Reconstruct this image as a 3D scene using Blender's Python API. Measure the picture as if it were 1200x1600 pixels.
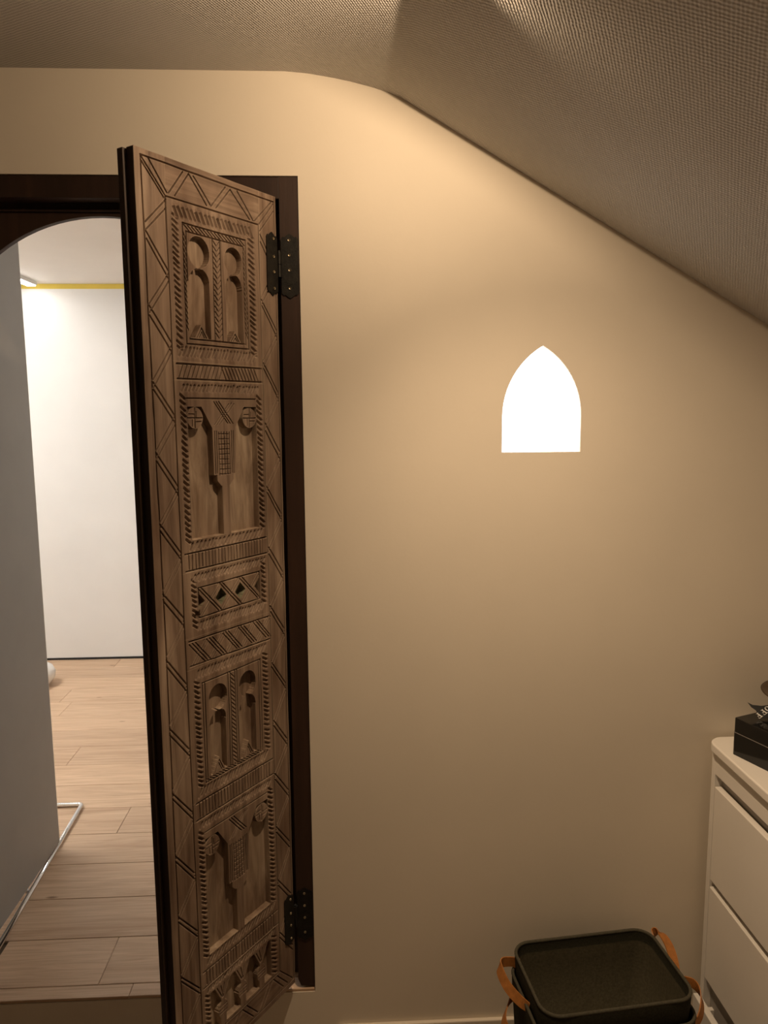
import bpy, bmesh, math, random
import numpy as np
from mathutils import Vector, Matrix
from mathutils.geometry import delaunay_2d_cdt

random.seed(7); rng = np.random.default_rng(7)
scene = bpy.context.scene
for o in list(bpy.data.objects): bpy.data.objects.remove(o)
COL = scene.collection

# ------------------------------------------------------------------ camera
cd = bpy.data.cameras.new('camera'); cam = bpy.data.objects.new('camera', cd); COL.objects.link(cam)
yaw, pitch, roll = math.radians(2.619), math.radians(-7.534), math.radians(-0.432)
fwd = Vector((math.sin(yaw)*math.cos(pitch), math.cos(yaw)*math.cos(pitch), math.sin(pitch)))
rgt = Vector((math.cos(yaw), -math.sin(yaw), 0)); upv = rgt.cross(fwd)
r2 = rgt*math.cos(roll)+upv*math.sin(roll); u2 = -rgt*math.sin(roll)+upv*math.cos(roll)
m = Matrix((r2, u2, -fwd)).transposed().to_4x4(); m.translation = (0, -1.85, 1.72)
cam.matrix_world = m
cd.sensor_fit = 'VERTICAL'; cd.sensor_height = 32.0; cd.lens = 1155.86/1600*32.0
cd.clip_start = 0.02
scene.camera = cam

# ------------------------------------------------------------------ world, exposure
w = bpy.data.worlds.new('world'); scene.world = w; w.use_nodes = True
w.node_tree.nodes['Background'].inputs[0].default_value = (0.6, 0.7, 0.9, 1)
w.node_tree.nodes['Background'].inputs[1].default_value = 0.05
vs = scene.view_settings
vs.view_transform = 'Standard'; vs.look = 'None'; vs.gamma = 1.0; vs.exposure = 0.0
vs.use_curve_mapping = False
LAMP_POWER = 70.0         # warm spotlight set in the sloping ceiling
LAMP_POS = (0.19, -0.56)
LAMP_COLOR = (1.0, 0.73, 0.47)
LED_STRENGTH = 22.0       # linear fitting in the next room

# ------------------------------------------------------------------ materials
def new_mat(name):
    mt = bpy.data.materials.new(name); mt.use_nodes = True
    nt = mt.node_tree; b = nt.nodes['Principled BSDF']
    return mt, nt, b
def N(nt, t, **kw):
    n = nt.nodes.new(t)
    for k, v in kw.items():
        if k in n.inputs.keys() if hasattr(n.inputs, 'keys') else False: n.inputs[k].default_value = v
        else: setattr(n, k, v)
    return n
def ramp(nt, stops):
    r = nt.nodes.new('ShaderNodeValToRGB'); e = r.color_ramp.elements
    while len(e) < len(stops): e.new(0.5)
    for i, (p, c) in enumerate(stops): e[i].position = p; e[i].color = (*c, 1)
    return r
def coords(nt, scale=(1,1,1), rot=(0,0,0), kind='Object'):
    tc = nt.nodes.new('ShaderNodeTexCoord'); mp = nt.nodes.new('ShaderNodeMapping')
    mp.inputs['Scale'].default_value = scale; mp.inputs['Rotation'].default_value = rot
    nt.links.new(tc.outputs[kind], mp.inputs['Vector']); return mp.outputs['Vector']
def noise(nt, vec, scale, detail=4, rough=0.55, dist=0.0):
    n = nt.nodes.new('ShaderNodeTexNoise'); n.inputs['Scale'].default_value = scale
    n.inputs['Detail'].default_value = detail; n.inputs['Roughness'].default_value = rough
    n.inputs['Distortion'].default_value = dist
    nt.links.new(vec, n.inputs['Vector']); return n.outputs['Fac']
def bump(nt, b, h, strength, dist=0.001):
    bp = nt.nodes.new('ShaderNodeBump'); bp.inputs['Strength'].default_value = strength
    bp.inputs['Distance'].default_value = dist
    nt.links.new(h, bp.inputs['Height']); nt.links.new(bp.outputs['Normal'], b.inputs['Normal'])
def mixrgb(nt, fac, a, b_, mode='MIX'):
    mx = nt.nodes.new('ShaderNodeMix'); mx.data_type = 'RGBA'; mx.blend_type = mode
    for sock, v in ((mx.inputs[0], fac), (mx.inputs[6], a), (mx.inputs[7], b_)):
        if hasattr(v, 'is_linked') or hasattr(v, 'links'): nt.links.new(v, sock)
        elif isinstance(v, (int, float)): sock.default_value = v
        else: sock.default_value = (*v, 1)
    return mx.outputs[2]
def plain(name, col, rough=0.5, metal=0.0, var=0.08, nscale=30, bmp=0.0, spec=0.5):
    mt, nt, b = new_mat(name)
    v = coords(nt); f = noise(nt, v, nscale)
    lo = tuple(c*(1-var) for c in col); hi = tuple(min(1, c*(1+var)) for c in col)
    r = ramp(nt, [(0.3, lo), (0.7, hi)]); nt.links.new(f, r.inputs[0])
    nt.links.new(r.outputs[0], b.inputs['Base Color'])
    b.inputs['Roughness'].default_value = rough; b.inputs['Metallic'].default_value = metal
    b.inputs['Specular IOR Level'].default_value = spec
    if bmp: bump(nt, b, noise(nt, v, nscale*4), bmp)
    return mt
def emit(name, col, s):
    mt = bpy.data.materials.new(name); mt.use_nodes = True; nt = mt.node_tree
    nt.nodes.remove(nt.nodes['Principled BSDF'])
    e = nt.nodes.new('ShaderNodeEmission'); e.inputs[0].default_value = (*col, 1); e.inputs[1].default_value = s
    nt.links.new(e.outputs[0], nt.nodes['Material Output'].inputs[0]); return mt
def carved_wood(name, dark, mid, light, scale=(55, 55, 3.0), rough=0.62, wear=(0.46, 0.36, 0.26), wearamt=0.75):
    mt, nt, b = new_mat(name)
    v = coords(nt, scale); g = noise(nt, v, 1.0, 6, 0.6, 0.6)
    r = ramp(nt, [(0.25, dark), (0.5, mid), (0.78, light)]); nt.links.new(g, r.inputs[0])
    v2 = coords(nt, (1, 1, 0.35)); big = noise(nt, v2, 9.0, 3, 0.5)
    r2_ = ramp(nt, [(0.34, (0.60, 0.50, 0.44)), (0.66, (1.28, 1.27, 1.25))]); nt.links.new(big, r2_.inputs[0])
    c = mixrgb(nt, 1.0, r.outputs[0], r2_.outputs[0], 'MULTIPLY')
    geo = nt.nodes.new('ShaderNodeNewGeometry')
    rp = ramp(nt, [(0.52, (0, 0, 0)), (0.60, (1, 1, 1))]); nt.links.new(geo.outputs['Pointiness'], rp.inputs[0])
    ml = nt.nodes.new('ShaderNodeMath'); ml.operation = 'MULTIPLY'; ml.inputs[1].default_value = wearamt
    nt.links.new(rp.outputs[0], ml.inputs[0])
    c = mixrgb(nt, ml.outputs[0], c, wear)
    nt.links.new(c, b.inputs['Base Color'])
    b.inputs['Roughness'].default_value = rough; b.inputs['Specular IOR Level'].default_value = 0.35
    bump(nt, b, noise(nt, coords(nt, (scale[0]*5, scale[1]*5, scale[2]*5)), 1.0, 5), 0.35, 0.0006)
    return mt

M = {}
def wall_paint(name, col, var=0.03):
    mt, nt, b = new_mat(name); v = coords(nt)
    f = noise(nt, v, 2.2, 3)
    r = ramp(nt, [(0.3, tuple(c*(1-var) for c in col)), (0.7, tuple(c*(1+var) for c in col))])
    nt.links.new(f, r.inputs[0]); nt.links.new(r.outputs[0], b.inputs['Base Color'])
    b.inputs['Roughness'].default_value = 0.75; b.inputs['Specular IOR Level'].default_value = 0.25
    bump(nt, b, noise(nt, v, 90, 5), 0.12, 0.0015); return mt
M['wall'] = wall_paint('cream_wall_paint', (0.80, 0.72, 0.60))
M['white_wall'] = wall_paint('white_wall_paint', (0.82, 0.81, 0.79))
M['white_ceiling'] = wall_paint('next_room_ceiling_paint', (0.90, 0.87, 0.83))

def woven(name, col):
    mt, nt, b = new_mat(name); v = coords(nt)
    w1 = nt.nodes.new('ShaderNodeTexWave'); w1.bands_direction = 'X'; w1.inputs['Scale'].default_value = 55
    w1.inputs['Distortion'].default_value = 1.6; w1.inputs['Detail'].default_value = 2; w1.inputs['Detail Scale'].default_value = 1.2
    nt.links.new(coords(nt, (1, 1, 1), (0, 0, math.radians(28))), w1.inputs['Vector'])
    w2 = nt.nodes.new('ShaderNodeTexWave'); w2.bands_direction = 'Y'; w2.inputs['Scale'].default_value = 42
    w2.inputs['Distortion'].default_value = 2.0; w2.inputs['Detail'].default_value = 2; w2.inputs['Detail Scale'].default_value = 1.5
    nt.links.new(coords(nt, (1, 1, 1), (0, 0, math.radians(28))), w2.inputs['Vector'])
    ad = nt.nodes.new('ShaderNodeMath'); ad.operation = 'ADD'
    nt.links.new(w1.outputs['Fac'], ad.inputs[0]); nt.links.new(w2.outputs['Fac'], ad.inputs[1])
    f = noise(nt, v, 3.0, 3)
    r = ramp(nt, [(0.3, tuple(c*0.96 for c in col)), (0.7, tuple(c*1.04 for c in col))])
    nt.links.new(f, r.inputs[0]); nt.links.new(r.outputs[0], b.inputs['Base Color'])
    b.inputs['Roughness'].default_value = 0.8; b.inputs['Specular IOR Level'].default_value = 0.2
    bump(nt, b, ad.outputs[0], 0.8, 0.0012); return mt
M['woven'] = woven('woven_ceiling_paper', (0.60, 0.57, 0.53))

M['leaf'] = carved_wood('carved_door_wood', (0.105, 0.068, 0.047), (0.235, 0.170, 0.125), (0.36, 0.275, 0.208))
M['leaf_rail'] = carved_wood('carved_rail_wood', (0.105, 0.068, 0.047), (0.235, 0.170, 0.125), (0.36, 0.275, 0.208), (3, 55, 55))
M['leaf_in'] = carved_wood('weathered_recess_wood', (0.13, 0.088, 0.062), (0.29, 0.22, 0.16), (0.50, 0.41, 0.315), (40, 40, 7), 0.8)
M['frame'] = carved_wood('dark_frame_wood', (0.004, 0.002, 0.0015), (0.013, 0.006, 0.004), (0.034, 0.016, 0.010), (40, 40, 2.5), 0.55, (0.10, 0.05, 0.03), 0.3)
M['edge'] = carved_wood('dark_leaf_edge', (0.008, 0.004, 0.002), (0.022, 0.011, 0.006), (0.05, 0.027, 0.014), (70, 70, 2), 0.5, (0.08, 0.05, 0.03), 0.2)
M['iron'] = plain('blackened_iron', (0.014, 0.012, 0.009), 0.55, 0.5, 0.5, 60, 0.5)
M['screw'] = plain('brass_screw', (0.50, 0.42, 0.28), 0.35, 0.9, 0.15, 80)

def oak(name):
    mt, nt, b = new_mat(name)
    oi = nt.nodes.new('ShaderNodeObjectInfo')
    tc = nt.nodes.new('ShaderNodeTexCoord')
    ad = nt.nodes.new('ShaderNodeVectorMath'); ad.operation = 'ADD'
    mu = nt.nodes.new('ShaderNodeVectorMath'); mu.operation = 'SCALE'; mu.inputs['Scale'].default_value = 37.0
    cx = nt.nodes.new('ShaderNodeCombineXYZ')
    for i in range(3): nt.links.new(oi.outputs['Random'], cx.inputs[i])
    nt.links.new(cx.outputs[0], mu.inputs[0]); nt.links.new(tc.outputs['Object'], ad.inputs[0]); nt.links.new(mu.outputs[0], ad.inputs[1])
    def mp(s):
        q = nt.nodes.new('ShaderNodeMapping'); q.inputs['Scale'].default_value = s
        nt.links.new(ad.outputs[0], q.inputs['Vector']); return q.outputs['Vector']
    g = noise(nt, mp((2.0, 26, 26)), 1.0, 6, 0.6, 1.2)
    r = ramp(nt, [(0.25, (0.47, 0.31, 0.195)), (0.5, (0.60, 0.425, 0.285)), (0.75, (0.68, 0.50, 0.345))])
    nt.links.new(g, r.inputs[0])
    fine = noise(nt, mp((6, 160, 160)), 1.0, 3, 0.5)
    rf = ramp(nt, [(0.35, (0.90, 0.88, 0.86)), (0.65, (1.05, 1.05, 1.05))]); nt.links.new(fine, rf.inputs[0])
    c = mixrgb(nt, 1.0, r.outputs[0], rf.outputs[0], 'MULTIPLY')
    kn = nt.nodes.new('ShaderNodeTexVoronoi'); kn.inputs['Scale'].default_value = 1.0; nt.links.new(mp((3.2, 9.5, 9.5)), kn.inputs['Vector'])
    rk = ramp(nt, [(0.035, (0.32, 0.24, 0.18)), (0.085, (1, 1, 1))]); nt.links.new(kn.outputs['Distance'], rk.inputs[0])
    c = mixrgb(nt, 1.0, c, rk.outputs[0], 'MULTIPLY')
    rr = ramp(nt, [(0.0, (0.90, 0.88, 0.87)), (1.0, (1.06, 1.05, 1.04))]); nt.links.new(oi.outputs['Random'], rr.inputs[0])
    c = mixrgb(nt, 1.0, c, rr.outputs[0], 'MULTIPLY')
    nt.links.new(c, b.inputs['Base Color']); b.inputs['Roughness'].default_value = 0.5
    b.inputs['Specular IOR Level'].default_value = 0.35
    bump(nt, b, fine, 0.15, 0.0006); return mt
M['oak'] = oak('oak_plank')
M['subfloor'] = plain('plank_joint', (0.10, 0.065, 0.04), 0.9)
M['floor'] = plain('room_floor', (0.28, 0.22, 0.17), 0.8, 0, 0.15, 12)
M['panel'] = plain('grey_panel_laminate', (0.33, 0.31, 0.28), 0.6, 0, 0.04, 5, 0.05)
M['panel_edge'] = plain('pale_panel_edge', (0.75, 0.70, 0.62), 0.6)
M['chrome'] = plain('chrome_tube', (0.75, 0.76, 0.78), 0.12, 1.0, 0.03)
M['tape'] = plain('yellow_tape', (0.80, 0.62, 0.10), 0.5, 0, 0.06, 8)
M['black'] = plain('black_shadow_gap', (0.012, 0.011, 0.010), 0.7)
M['ceramic'] = plain('white_ceramic', (0.82, 0.80, 0.77), 0.25, 0, 0.02)
M['led'] = emit('led_diffuser', (1.0, 0.975, 0.935), LED_STRENGTH)
M['fill_wide'] = emit('fill_emission_wide', (1.0, 0.975, 0.935), 34.0)
M['fill_small'] = emit('fill_emission_small', (1.0, 0.975, 0.935), 58.0)
M['lamp_body'] = plain('white_metal', (0.75, 0.74, 0.72), 0.4, 0, 0.03)
M['dresser'] = plain('white_lacquer', (0.84, 0.80, 0.74), 0.42, 0, 0.02, 6)
M['dresser_in'] = plain('grey_carcass', (0.36, 0.33, 0.30), 0.6, 0, 0.04)
M['felt'] = plain('olive_felt', (0.030, 0.028, 0.018), 0.95, 0, 0.25, 220, 0.6, 0.15)
M['felt_in'] = plain('olive_felt_inside', (0.10, 0.088, 0.055), 0.95, 0, 0.2, 160, 0.5, 0.15)
M['felt_rim'] = plain('olive_felt_rim', (0.075, 0.068, 0.048), 0.9, 0, 0.2, 200, 0.4, 0.15)
M['leather'] = plain('tan_leather', (0.42, 0.165, 0.040), 0.5, 0, 0.18, 70, 0.25)
M['gloss_black'] = plain('black_lacquer', (0.006, 0.006, 0.006), 0.12, 0, 0.2)
M['seam'] = plain('pale_seam', (0.22, 0.20, 0.18), 0.4)
M['satin'] = plain('black_satin', (0.010, 0.010, 0.010), 0.4, 0, 0.2)
M['white_print'] = plain('white_print', (0.85, 0.83, 0.78), 0.5, 0, 0.02)
M['bronze'] = plain('bronze_metal', (0.20, 0.14, 0.09), 0.22, 1.0, 0.2, 40)

# ------------------------------------------------------------------ helpers
def link(o, parent=None):
    COL.objects.link(o)
    if parent is not None: o.parent = parent
    return o
def mesh_obj(name, me, mats, parent=None, smooth=False):
    o = bpy.data.objects.new(name, me)
    for mt in (mats if isinstance(mats, (list, tuple)) else [mats]): me.materials.append(mt)
    if smooth:
        me.polygons.foreach_set('use_smooth', [True]*len(me.polygons))
    return link(o, parent)
def bm_obj(name, bm, mats, parent=None, smooth=False):
    bmesh.ops.recalc_face_normals(bm, faces=bm.faces[:])
    me = bpy.data.meshes.new(name); bm.to_mesh(me); bm.free()
    return mesh_obj(name, me, mats, parent, smooth)
def box_bm(x0, x1, y0, y1, z0, z1, bev=0.0, seg=2, bm=None):
    own = bm is None
    b = bmesh.new()
    r = bmesh.ops.create_cube(b, size=1.0)
    for v in b.verts:
        v.co = Vector(((x0+x1)/2+v.co.x*(x1-x0), (y0+y1)/2+v.co.y*(y1-y0), (z0+z1)/2+v.co.z*(z1-z0)))
    if bev > 0: bmesh.ops.bevel(b, geom=b.edges[:], offset=bev, segments=seg, profile=0.5, affect='EDGES')
    if own: return b
    me = bpy.data.meshes.new('tmp'); b.to_mesh(me); b.free(); bm.from_mesh(me); bpy.data.meshes.remove(me); return bm
def box(name, x0, x1, y0, y1, z0, z1, mat, parent=None, bev=0.0, seg=2, smooth=False):
    return bm_obj(name, box_bm(x0, x1, y0, y1, z0, z1, bev, seg), mat, parent, smooth)
def tube_bm(pts, r, n=10, closed=False, bm=None):
    bm = bm or bmesh.new(); rings = []; P = [Vector(p) for p in pts]
    for i, p in enumerate(P):
        a = P[i-1] if (i > 0 or closed) else P[i]; c = P[(i+1) % len(P)] if (i < len(P)-1 or closed) else P[i]
        t = (c-a).normalized(); ref = Vector((0, 0, 1)) if abs(t.z) < 0.9 else Vector((1, 0, 0))
        s = t.cross(ref).normalized(); q = s.cross(t)
        rings.append([bm.verts.new(p+(s*math.cos(k*2*math.pi/n)+q*math.sin(k*2*math.pi/n))*r) for k in range(n)])
    m_ = len(rings)
    for i in range(m_ if closed else m_-1):
        A, B = rings[i], rings[(i+1) % m_]
        for k in range(n): bm.faces.new((A[k], A[(k+1) % n], B[(k+1) % n], B[k]))
    if not closed:
        bm.faces.new(rings[0]); bm.faces.new(rings[-1][::-1])
    return bm
def lathe_bm(prof, n=40, sx=1.0, sy=1.0):
    bm = bmesh.new(); rings = []
    for r, z in prof:
        if r < 1e-6: rings.append([bm.verts.new((0, 0, z))])
        else: rings.append([bm.verts.new((r*sx*math.cos(k*2*math.pi/n), r*sy*math.sin(k*2*math.pi/n), z)) for k in range(n)])
    for A, B in zip(rings, rings[1:]):
        for k in range(n):
            k2 = (k+1) % n
            if len(A) == 1 and len(B) == 1: continue
            if len(A) == 1: bm.faces.new((A[0], B[k], B[k2]))
            elif len(B) == 1: bm.faces.new((A[k], A[k2], B[0]))
            else: bm.faces.new((A[k], A[k2], B[k2], B[k]))
    return bm
def plate_bm(outer, holes, y0, y1):
    """flat plate in the xz plane, outline and holes as (x,z) lists, from depth y0 (front) to y1"""
    bm = bmesh.new(); loops = [outer]+list(holes)
    flat = [p for l in loops for p in l]
    k = 0; ed = []
    for l in loops:
        ed += [(k+i, k+(i+1) % len(l)) for i in range(len(l))]; k += len(l)
    res = delaunay_2d_cdt([Vector(p) for p in flat], ed, [], 0, 1e-6)
    flat = [(p.x, p.y) for p in res[0]] if len(res[0]) == len(flat) else flat
    def inside(p, l):
        c = False
        for i in range(len(l)):
            (ax, ay), (bx, by) = l[i-1], l[i]
            if (ay > p[1]) != (by > p[1]) and p[0] < (bx-ax)*(p[1]-ay)/(by-ay)+ax: c = not c
        return c
    tris = []
    for t in res[2]:
        c = (sum(flat[i][0] for i in t)/3, sum(flat[i][1] for i in t)/3)
        if inside(c, outer) and not any(inside(c, h) for h in holes): tris.append(t)
    F = [bm.verts.new((p[0], y0, p[1])) for p in flat]; B = [bm.verts.new((p[0], y1, p[1])) for p in flat]
    for t in tris:
        try:
            bm.faces.new([F[i] for i in t]); bm.faces.new([B[i] for i in reversed(t)])
        except ValueError: pass
    k = 0
    for l in loops:
        n = len(l)
        for i in range(n):
            a, c = k+i, k+(i+1) % n
            bm.faces.new((F[a], F[c], B[c], B[a]))
        k += n
    return bm
def empty(name, loc=(0, 0, 0), rz=0.0):
    o = bpy.data.objects.new(name, None); o.location = loc; o.rotation_euler = (0, 0, rz); o.empty_display_size = 0.05
    return link(o)
def tag(o, label, cat, group=None):
    o['label'] = label; o['category'] = cat
    if group: o['group'] = group
    return o
def struct(o, label=None):
    o['kind'] = 'structure'
    if label: o['label'] = label
    return o
def catmull(P, n=8):
    P = [Vector(p) for p in P]; Q = [P[0]*2-P[1]]+P+[P[-1]*2-P[-2]]; out = []
    for i in range(1, len(Q)-2):
        p0, p1, p2, p3 = Q[i-1:i+3]
        for k in range(n):
            t = k/n
            out.append(0.5*((2*p1)+(p2-p0)*t+(2*p0-5*p1+4*p2-p3)*t*t+(3*p1-p0-3*p2+p3)*t**3))
    out.append(P[-1]); return out
def strap_bm(pts, ups, width, thick, n=8):
    C = catmull(pts, n); U = catmull(ups, n); bm = bmesh.new(); rings = []
    for i, p in enumerate(C):
        t = (C[min(i+1, len(C)-1)]-C[max(i-1, 0)]).normalized(); u = U[i].normalized()
        nn = t.cross(u).normalized(); u = nn.cross(t).normalized()
        rings.append([bm.verts.new(p+u*a*width/2+nn*b*thick/2) for a, b in ((-1, -1), (1, -1), (1, 1), (-1, 1))])
    for A, B in zip(rings, rings[1:]):
        for k in range(4): bm.faces.new((A[k], A[(k+1) % 4], B[(k+1) % 4], B[k]))
    bm.faces.new(rings[0]); bm.faces.new(rings[-1][::-1]); return bm

# ------------------------------------------------------------------ setting: this room
FLOOR = -0.15; ZT = 0.157; TH = 0.14
CEIL = [(-2.4, 2.513), (-0.30, 2.513), (-0.139, 2.513), (-0.087, 2.509), (-0.027, 2.500), (0.010, 2.493), (0.062, 2.481), (0.105, 2.4685),
        (0.130, 2.459), (0.167, 2.438), (0.205, 2.4165), (0.243, 2.395), (1.0503, 1.934), (2.3, 1.2206)]
XL, XR, YB = -2.4, 2.3, -3.6
def arch_pts(x0, x1, z0, zs, za, n=12):
    xm = (x0+x1)/2; out = [(x0, z0), (x1, z0)]
    hw = (x1-x0)/2; rise = za-zs; R = (hw*hw+rise*rise)/(2*hw)      # each side is an arc tangent to the upright
    for sgn in (1, -1):
        cx = xm+sgn*(hw-R); a1 = math.asin(min(1, rise/R)); seq = [a1*k/n for k in range(n+1)]
        if sgn < 0: seq = seq[::-1][1:]
        for a in seq: out.append((cx+sgn*R*math.cos(a), zs+R*math.sin(a)))
    return out
WIN = arch_pts(0.3825, 0.5822, 1.622, 1.712, 1.8855)
DX0, DX1, DZ1 = -1.045, -0.1142, 2.2815
door_hole = [(DX0, ZT-0.0085), (DX1, ZT-0.0085), (DX1, DZ1), (DX0, DZ1)]
wall_outline = [(XL, FLOOR-0.05), (XR, FLOOR-0.05)]+[(x, z+0.012) for x, z in CEIL[::-1]]
struct(bm_obj('wall_back', plate_bm(wall_outline, [door_hole, WIN], 0.0, TH), M['wall']),
       'cream painted gable wall around the carved door and small arched window')
win = struct(empty('window_1', (0.482, 0.03, 1.62)), 'small pointed arch window glowing white in the cream wall')
pane_pts = [(x-0.482, z-1.62) for x, z in arch_pts(0.3826, 0.5821, 1.6221, 1.712, 1.8854)]
bm_obj('pane', plate_bm(pane_pts, [], -0.012, -0.004), emit('glowing_frosted_glass', (1.0, 0.99, 0.97), 3.2), win)  # pane's own emission stands in for bright light coming through it

bm = bmesh.new(); T = 0.05
for y in (YB, 0.0):
    pass
rows = []
for y in (0.0, YB):
    rows.append([bm.verts.new((x, y, z)) for x, z in CEIL]); rows.append([bm.verts.new((x, y, z+T)) for x, z in CEIL])
for i in range(len(CEIL)-1):
    bm.faces.new((rows[0][i], rows[0][i+1], rows[2][i+1], rows[2][i])); bm.faces.new((rows[1][i], rows[1][i+1], rows[3][i+1], rows[3][i]))
ce = struct(bm_obj('ceiling', bm, M['woven']), 'woven papered ceiling bending down into a steep roof slope')
for p in ce.data.polygons:
    p.use_smooth = abs(p.normal.y) < 0.3 and -0.31 < p.center.x < 0.24
struct(box('floor', XL, XR, YB, 0.0, FLOOR-0.05, FLOOR, M['floor']))
struct(box('wall_left', XL-0.1, XL, YB, 0.0, FLOOR-0.05, 2.56, M['wall']))
struct(box('wall_right', XR, XR+0.1, YB, 0.0, FLOOR-0.05, 1.30, M['wall']))
struct(box('wall_rear', XL-0.1, XR+0.1, YB-0.1, YB, FLOOR-0.05, 2.56, M['wall']))
struct(box('baseboard_back', DX1+0.06, XR, -0.012, 0.0, FLOOR, 0.048, M['wall'], bev=0.003))

# ------------------------------------------------------------------ setting: next room
NX0, NX1, YF, NZ = -2.9, 1.6, 2.872, 2.5206
nf = struct(box('floor_beyond', NX0, NX1, TH, YF, ZT-0.06, ZT-0.008, M['subfloor']), 'light oak plank floor of the next room')
struct(box('ceiling_beyond', NX0, NX1, TH, YF, NZ, NZ+0.05, M['white_ceiling']))
struct(box('wall_far', NX0, NX1, YF, YF+0.1, ZT-0.06, NZ+0.05, M['white_wall']), 'bright white far wall of the next room')
struct(box('wall_far_left', NX0-0.1, NX0, TH, YF, ZT-0.06, NZ+0.05, M['white_wall']))
struct(box('wall_far_right', NX1, NX1+0.1, TH, YF, ZT-0.06, NZ+0.05, M['white_wall']))
struct(box('shadow_strip_far', NX0, NX1, YF-0.004, YF, ZT, ZT+0.013, M['black']), 'thin black strip in place of the shadow gap at the foot of the white far wall')  # black strip paints in the dark of the gap under the wall

# oak planks, each an object; rows of 0.19 m
plank_cache = {}
def plank(x0, x1, y0, y1):
    key = (round(x1-x0, 3), round(y1-y0, 3))
    if key not in plank_cache:
        b = box_bm(-key[0]/2+0.0006, key[0]/2-0.0006, -key[1]/2+0.0009, key[1]/2-0.0009, -0.008, 0.0, 0.0012, 1)
        bmesh.ops.recalc_face_normals(b, faces=b.faces[:])
        me = bpy.data.meshes.new('plank'); b.to_mesh(me); b.free(); me.materials.append(M['oak']); plank_cache[key] = me
    o = bpy.data.objects.new('plank', plank_cache[key]); o.location = ((x0+x1)/2, (y0+y1)/2, ZT); link(o, nf)
edges = [0.001, 0.048]+[0.048+0.19*k for k in range(1, 15)]+[YF-0.004]
butts = [-1.25, -0.717, -1.62, -0.35, -1.48, -0.9, -1.9, -0.55, -1.3, -1.75, -0.8, -1.55, -1.62, -1.2, -1.9, -1.5, -1.1]
for i in range(len(edges)-1):
    y0, y1 = edges[i], edges[i+1]
    if i == 0: xs = [DX0, -0.62+0.0, DX1]
    else:
        b0 = butts[i % len(butts)]; xs = [NX0]
        x = b0-1.9
        while x < NX1:
            if x > NX0+0.2: xs.append(round(x, 3))
            x += 1.9
        if NX1-xs[-1] < 0.2: xs.pop()
        xs.append(NX1)
    for a, c in zip(xs, xs[1:]):
        if i == 0 or (y0 < TH): a, c = max(a, DX0+0.001), min(c, DX1-0.001)
        if c-a > 0.05: plank(a, c, y0, y1)

# ------------------------------------------------------------------ door frame with arch
fr = tag(empty('door_frame', (-0.58, 0.02, ZT)), 'dark brown wooden door frame with a rounded arch, set in the cream wall', 'door frame')
FX, FY, FZ = 0.58, -0.02, -ZT
def fpart(name, bm, mat):
    bmesh.ops.translate(bm, verts=bm.verts[:], vec=(FX, FY, FZ)); return bm_obj(name, bm, mat, fr)
JW = 0.046; HB = 2.2305
jr = plate_bm([(DX1-JW, 0.185), (DX1-JW+0.008, 0.165), (DX1-0.001, 0.165), (DX1-0.001, DZ1-0.001), (DX1-JW, DZ1-0.001)], [], 0.004, 0.055)
fpart('jamb', jr, M['frame'])
jl = plate_bm([(DX0+0.001, 0.165), (DX0+JW, 0.165), (DX0+JW, DZ1-0.001), (DX0+0.001, DZ1-0.001)], [], 0.004, 0.055)
fpart('jamb', jl, M['frame'])
fpart('header', box_bm(DX0+JW, DX1-JW, 0.005, 0.055, HB, DZ1-0.001, 0.0015), M['frame'])
AC, AR = -0.597, 0.415; AZ = 2.203-AR
arch_out = [(DX0+0.001, ZT+0.004), (AC-AR, ZT+0.004)]+[(AC-AR*math.cos(math.pi*k/48), AZ+AR*math.sin(math.pi*k/48)) for k in range(49)]
arch_out += [(AC+AR, ZT+0.004), (DX1-0.001, ZT+0.004), (DX1-0.001, DZ1-0.001), (DX0+0.001, DZ1-0.001)]
fpart('arch_board', plate_bm(arch_out, [], 0.060, 0.078), M['frame'])
fpart('bead', box_bm(DX0+JW, DX1-JW, 0.052, 0.0605, 2.211, 2.219, 0.0015), M['frame'])

# ------------------------------------------------------------------ carved door leaf
LW, LH = 0.409, 2.041
leaf = tag(empty('carved_door', (-0.1676, -0.012, 0.189), math.atan2(0.81893, 0.57390)),
           'old brown wooden door leaf carved with keyhole panels, standing half open', 'door')
RES = 0.0010
NS, NV = int(round(LW/RES)), int(round(LH/RES))
S = np.linspace(0, LW, NS+1); V = np.linspace(0, LH, NV+1)
SS, VV = np.meshgrid(S, V)                    # rows follow v
dep = np.zeros_like(SS)
wob = lambda a=0.0007: float(rng.normal(0, a))
def window_idx(s0, s1, v0, v1, pad):
    i0 = max(0, int((min(s0, s1)-pad)/LW*NS)); i1 = min(NS, int((max(s0, s1)+pad)/LW*NS)+1)
    j0 = max(0, int((min(v0, v1)-pad)/LH*NV)); j1 = min(NV, int((max(v0, v1)+pad)/LH*NV)+1)
    return slice(j0, j1+1), slice(i0, i1+1)
def groove(s0, v0, s1, v1, w=0.0018, d=0.0065, round_=False):
    sl = window_idx(s0, s1, v0, v1, w*1.5)
    a, b = SS[sl], VV[sl]
    if a.size == 0: return
    dx, dy = s1-s0, v1-v0; L2 = dx*dx+dy*dy+1e-12
    t = np.clip(((a-s0)*dx+(b-v0)*dy)/L2, 0, 1)
    dist = np.hypot(a-s0-t*dx, b-v0-t*dy)
    q = np.clip(1.5*(1-dist/w), 0, 1) if not round_ else np.clip(1-(dist/w)**2, 0, 1)
    if round_: q = q*np.clip(np.minimum(t, 1-t)*6+0.15, 0, 1)
    dep[sl] = np.maximum(dep[sl], d*q)
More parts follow.
